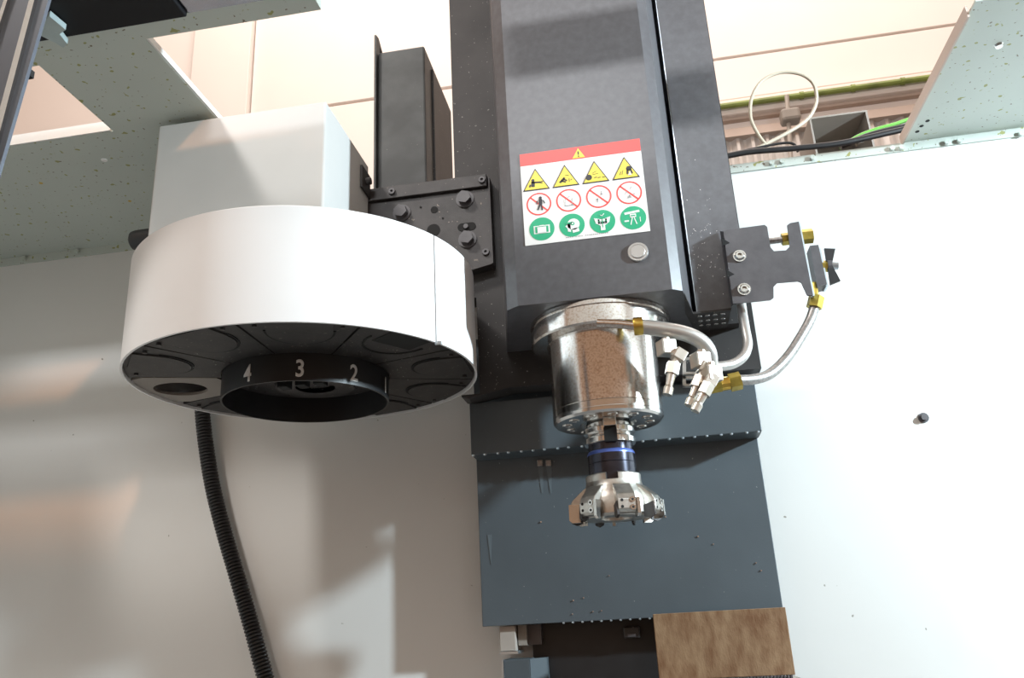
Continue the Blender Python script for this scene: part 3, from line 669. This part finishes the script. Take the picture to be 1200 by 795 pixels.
nut('brass_nut', at(868, 446, YN), at(855, 449, YN), .0115); nut('brass_fitting', at(855, 449, YN), at(843, 451, YN), .0088, 'brass', 12); nut('brass_elbow', at(845, 450.5, YN), at(829, 453.5, YN), .0098, 'yellow', 8)
# bent tube round the spindle
tp = [at(700, 379, 1.005), at(725, 380, 1.003), at(748, 382.5, 1.0), at(775, 386, 1.0), at(800, 390.5, 1.0), at(819, 398.5, 1.005), at(830, 411, 1.012), at(832, 428, 1.022), at(829, 446, 1.03)]
MB().tube(tp[:3], .0058, 14, 4).build('inner_tube', M['spindle'], ca, True)
MB().tube(tp[2:], .0098, 18, 8).build('manifold_tube', M['tube'], ca, True)
MB().lathe([(.0062, -.006), (.0112, -.006), (.0118, -.004), (.0118, .004), (.0112, .006), (.0062, .006)], tp[2], 20, axis='x', closed=True).build('brass_ring', M['brass'], ca, True)
# second bent tube rising to the bracket
MB().tube([at(868, 345, 1.11), at(869, 360, 1.105), at(873, 385, 1.09), at(876, 404, 1.08), at(871, 418, 1.07), at(858, 427, 1.06), at(840, 430, 1.045), at(828, 430, 1.03)], .0066, 14, 8).build('return_tube', M['tube'], ca, True)
# white clip frames behind the nozzles
for px0, py0, px1, py1 in ((800, 419, 818, 439), (800, 441, 815, 453)):
    g = MB()
    for (a, b, c, d_) in ((px0, py0, px1, py0+3), (px0, py1-3, px1, py1), (px0, py0, px0+4, py1)):
        g.prism([at(a, b, 1.045), at(c, b, 1.045), at(c, d_, 1.045), at(a, d_, 1.045)], (0, .008, 0))
    g.build('clip_frame', M['tube'], ca)
def cube_at(c, r, rz=0.0, tilt=0.0):
    g = MB(); g.box(-r, r, -r, r, -r, r, r*.16); m = Matrix.Translation(c) @ Matrix.Rotation(rz, 4, 'Z') @ Matrix.Rotation(tilt, 4, 'Y')
    bmesh.ops.transform(g.b, matrix=m, verts=g.b.verts[:]); return g
def nozzle(stem0, body, elbow, hexp, tip, Y):
    B = at(*body, Y)
    n0 = cube_at(B, .0098, .5).build('nozzle_block', M['nickel'], ca)
    MB().cyl(at(*stem0, Y), B, .0055, 12).build('nozzle_stud', M['nickel'], n0)
    E_ = at(*elbow, Y-.004)
    cube_at(E_, .0075, .3, .6).build('nozzle_elbow', M['nickel'], n0)
    MB().cyl(B, E_, .0055, 12).build('nozzle_link', M['nickel'], n0)
    H = at(*hexp, Y-.008); T = at(*tip, Y-.012); d = (T-H).normalized()
    MB().cyl(E_, H, .005, 12).build('nozzle_neck', M['nickel'], n0)
    MB().cyl(H-d*.008, H+d*.007, .0088, 6).build('nozzle_hex', M['nickel'], n0)
    g = MB(); g.cyl(H+d*.007, T-d*.012, .0056, 14, .0046); g.cyl(T-d*.012, T-d*.009, .0046, 14, .0062); g.cyl(T-d*.009, T, .0062, 14, .0058); g.build('nozzle_tip', M['nickel'], n0, True)
nozzle((780, 397), (781, 408), (796, 417), (788, 433), (782, 463), .995)
nozzle((822, 411), (821, 423), (826, 433), (818, 449), (807, 476), .998)
nozzle((832, 425), (834, 439), (833, 446), (827, 457), (814, 482), .985)

# ================================================================== TOP LEFT CORNER
dr = thing('door_rail', 'bright steel door rail slanting across the top left corner', 'rail', at(0, 190, .45))
def bar(pxs, Y, dep, m, name):
    MB().prism([at(x, y, Y) for x, y in pxs], (0, dep, 0)).build(name, m, dr)
bar([(65, -30), (48, -30), (-16, 215), (-6, 215)], .450, .003, M['raild'], 'edge_profile')
bar([(48, -30), (42, -30), (-24, 215), (-16, 215)], .447, .003, M['polished'], 'highlight_strip')  # polished strips shaped to draw the rail's highlights
bar([(42, -30), (18, -30), (-60, 215), (-24, 215)], .450, .003, M['raild'], 'channel')
bar([(18, -30), (14, -30), (-66, 215), (-60, 215)], .447, .003, M['polished'], 'highlight_strip')
bar([(14, -30), (-60, -30), (-160, 215), (-66, 215)], .450, .003, M['raild'], 'rear_profile')
q = at(33, 84, .452); MB().box(q.x-.004, q.x+.0012, .4532, .457, q.z-.003, q.z+.003).build('rail_stop', M['hole'], dr)
p0 = atz(60, -25, ZR-.03); p1 = atz(205, 0, ZR-.03); 
bk = thing('cable_duct', 'black duct hanging under the roof in front of the beam at top left', 'duct', (-.6, .70, ZR-.02))
a = atz(205, -5, ZR-.012); 
MB().box(-.80, atz(214, 9, ZR-.005).x, .665, YF-.0015, ZR-.010, ZR+.05, .002).build('duct_body', M['ductblack'], bk)
MB().box(atz(216, 9, ZR-.005).x, -.30, .68, YF-.0015, ZR-.004, ZR+.05).build('end_panel', M['railm'], bk)
bc = atz(62, 40, ZR-.014)
cp_ = thing('plastic_clip', 'pale blue plastic clip stuck under the beam beside the slanting rail', 'clip', (bc.x, bc.y, ZR-.004))
MB().prism([atz(x, y, ZR-.020) for x, y in ((50, 26), (58, 19), (77, 35), (70, 40), (79, 52), (74, 56), (64, 50), (48, 42))], (0, 0, .0085)).build('clip_body', M['bluepl'], cp_)
# loose bright chips stuck on the covers
g = MB()
for px, py in ((714, 675), (672, 704), (671, 720), (705, 716), (695, 717), (818, 629), (836, 638), (892, 669), (886, 660), (684, 701), (780, 606), (634, 612)):
    q = at(px, py, 1.274); s = random.uniform(.0005, .0009); g.box(q.x-s, q.x+s, 1.273, 1.275, q.z-s, q.z+s)
stuff(g.build('swarf_chip', M['chip'], wc))
g = MB()
for i in range(90):
    px, py = random.uniform(800, 852), random.gauss(300, 50)
    if py > 355: continue
    q = at(px, py, 1.095)
    if q.x < .097 or q.x > .139: continue
    s = random.uniform(.0002, .0004); g.box(q.x-s, q.x+s, 1.0947, 1.0955, q.z-s, q.z+s)
stuff(g.build('swarf_chip', M['chip'], hd))
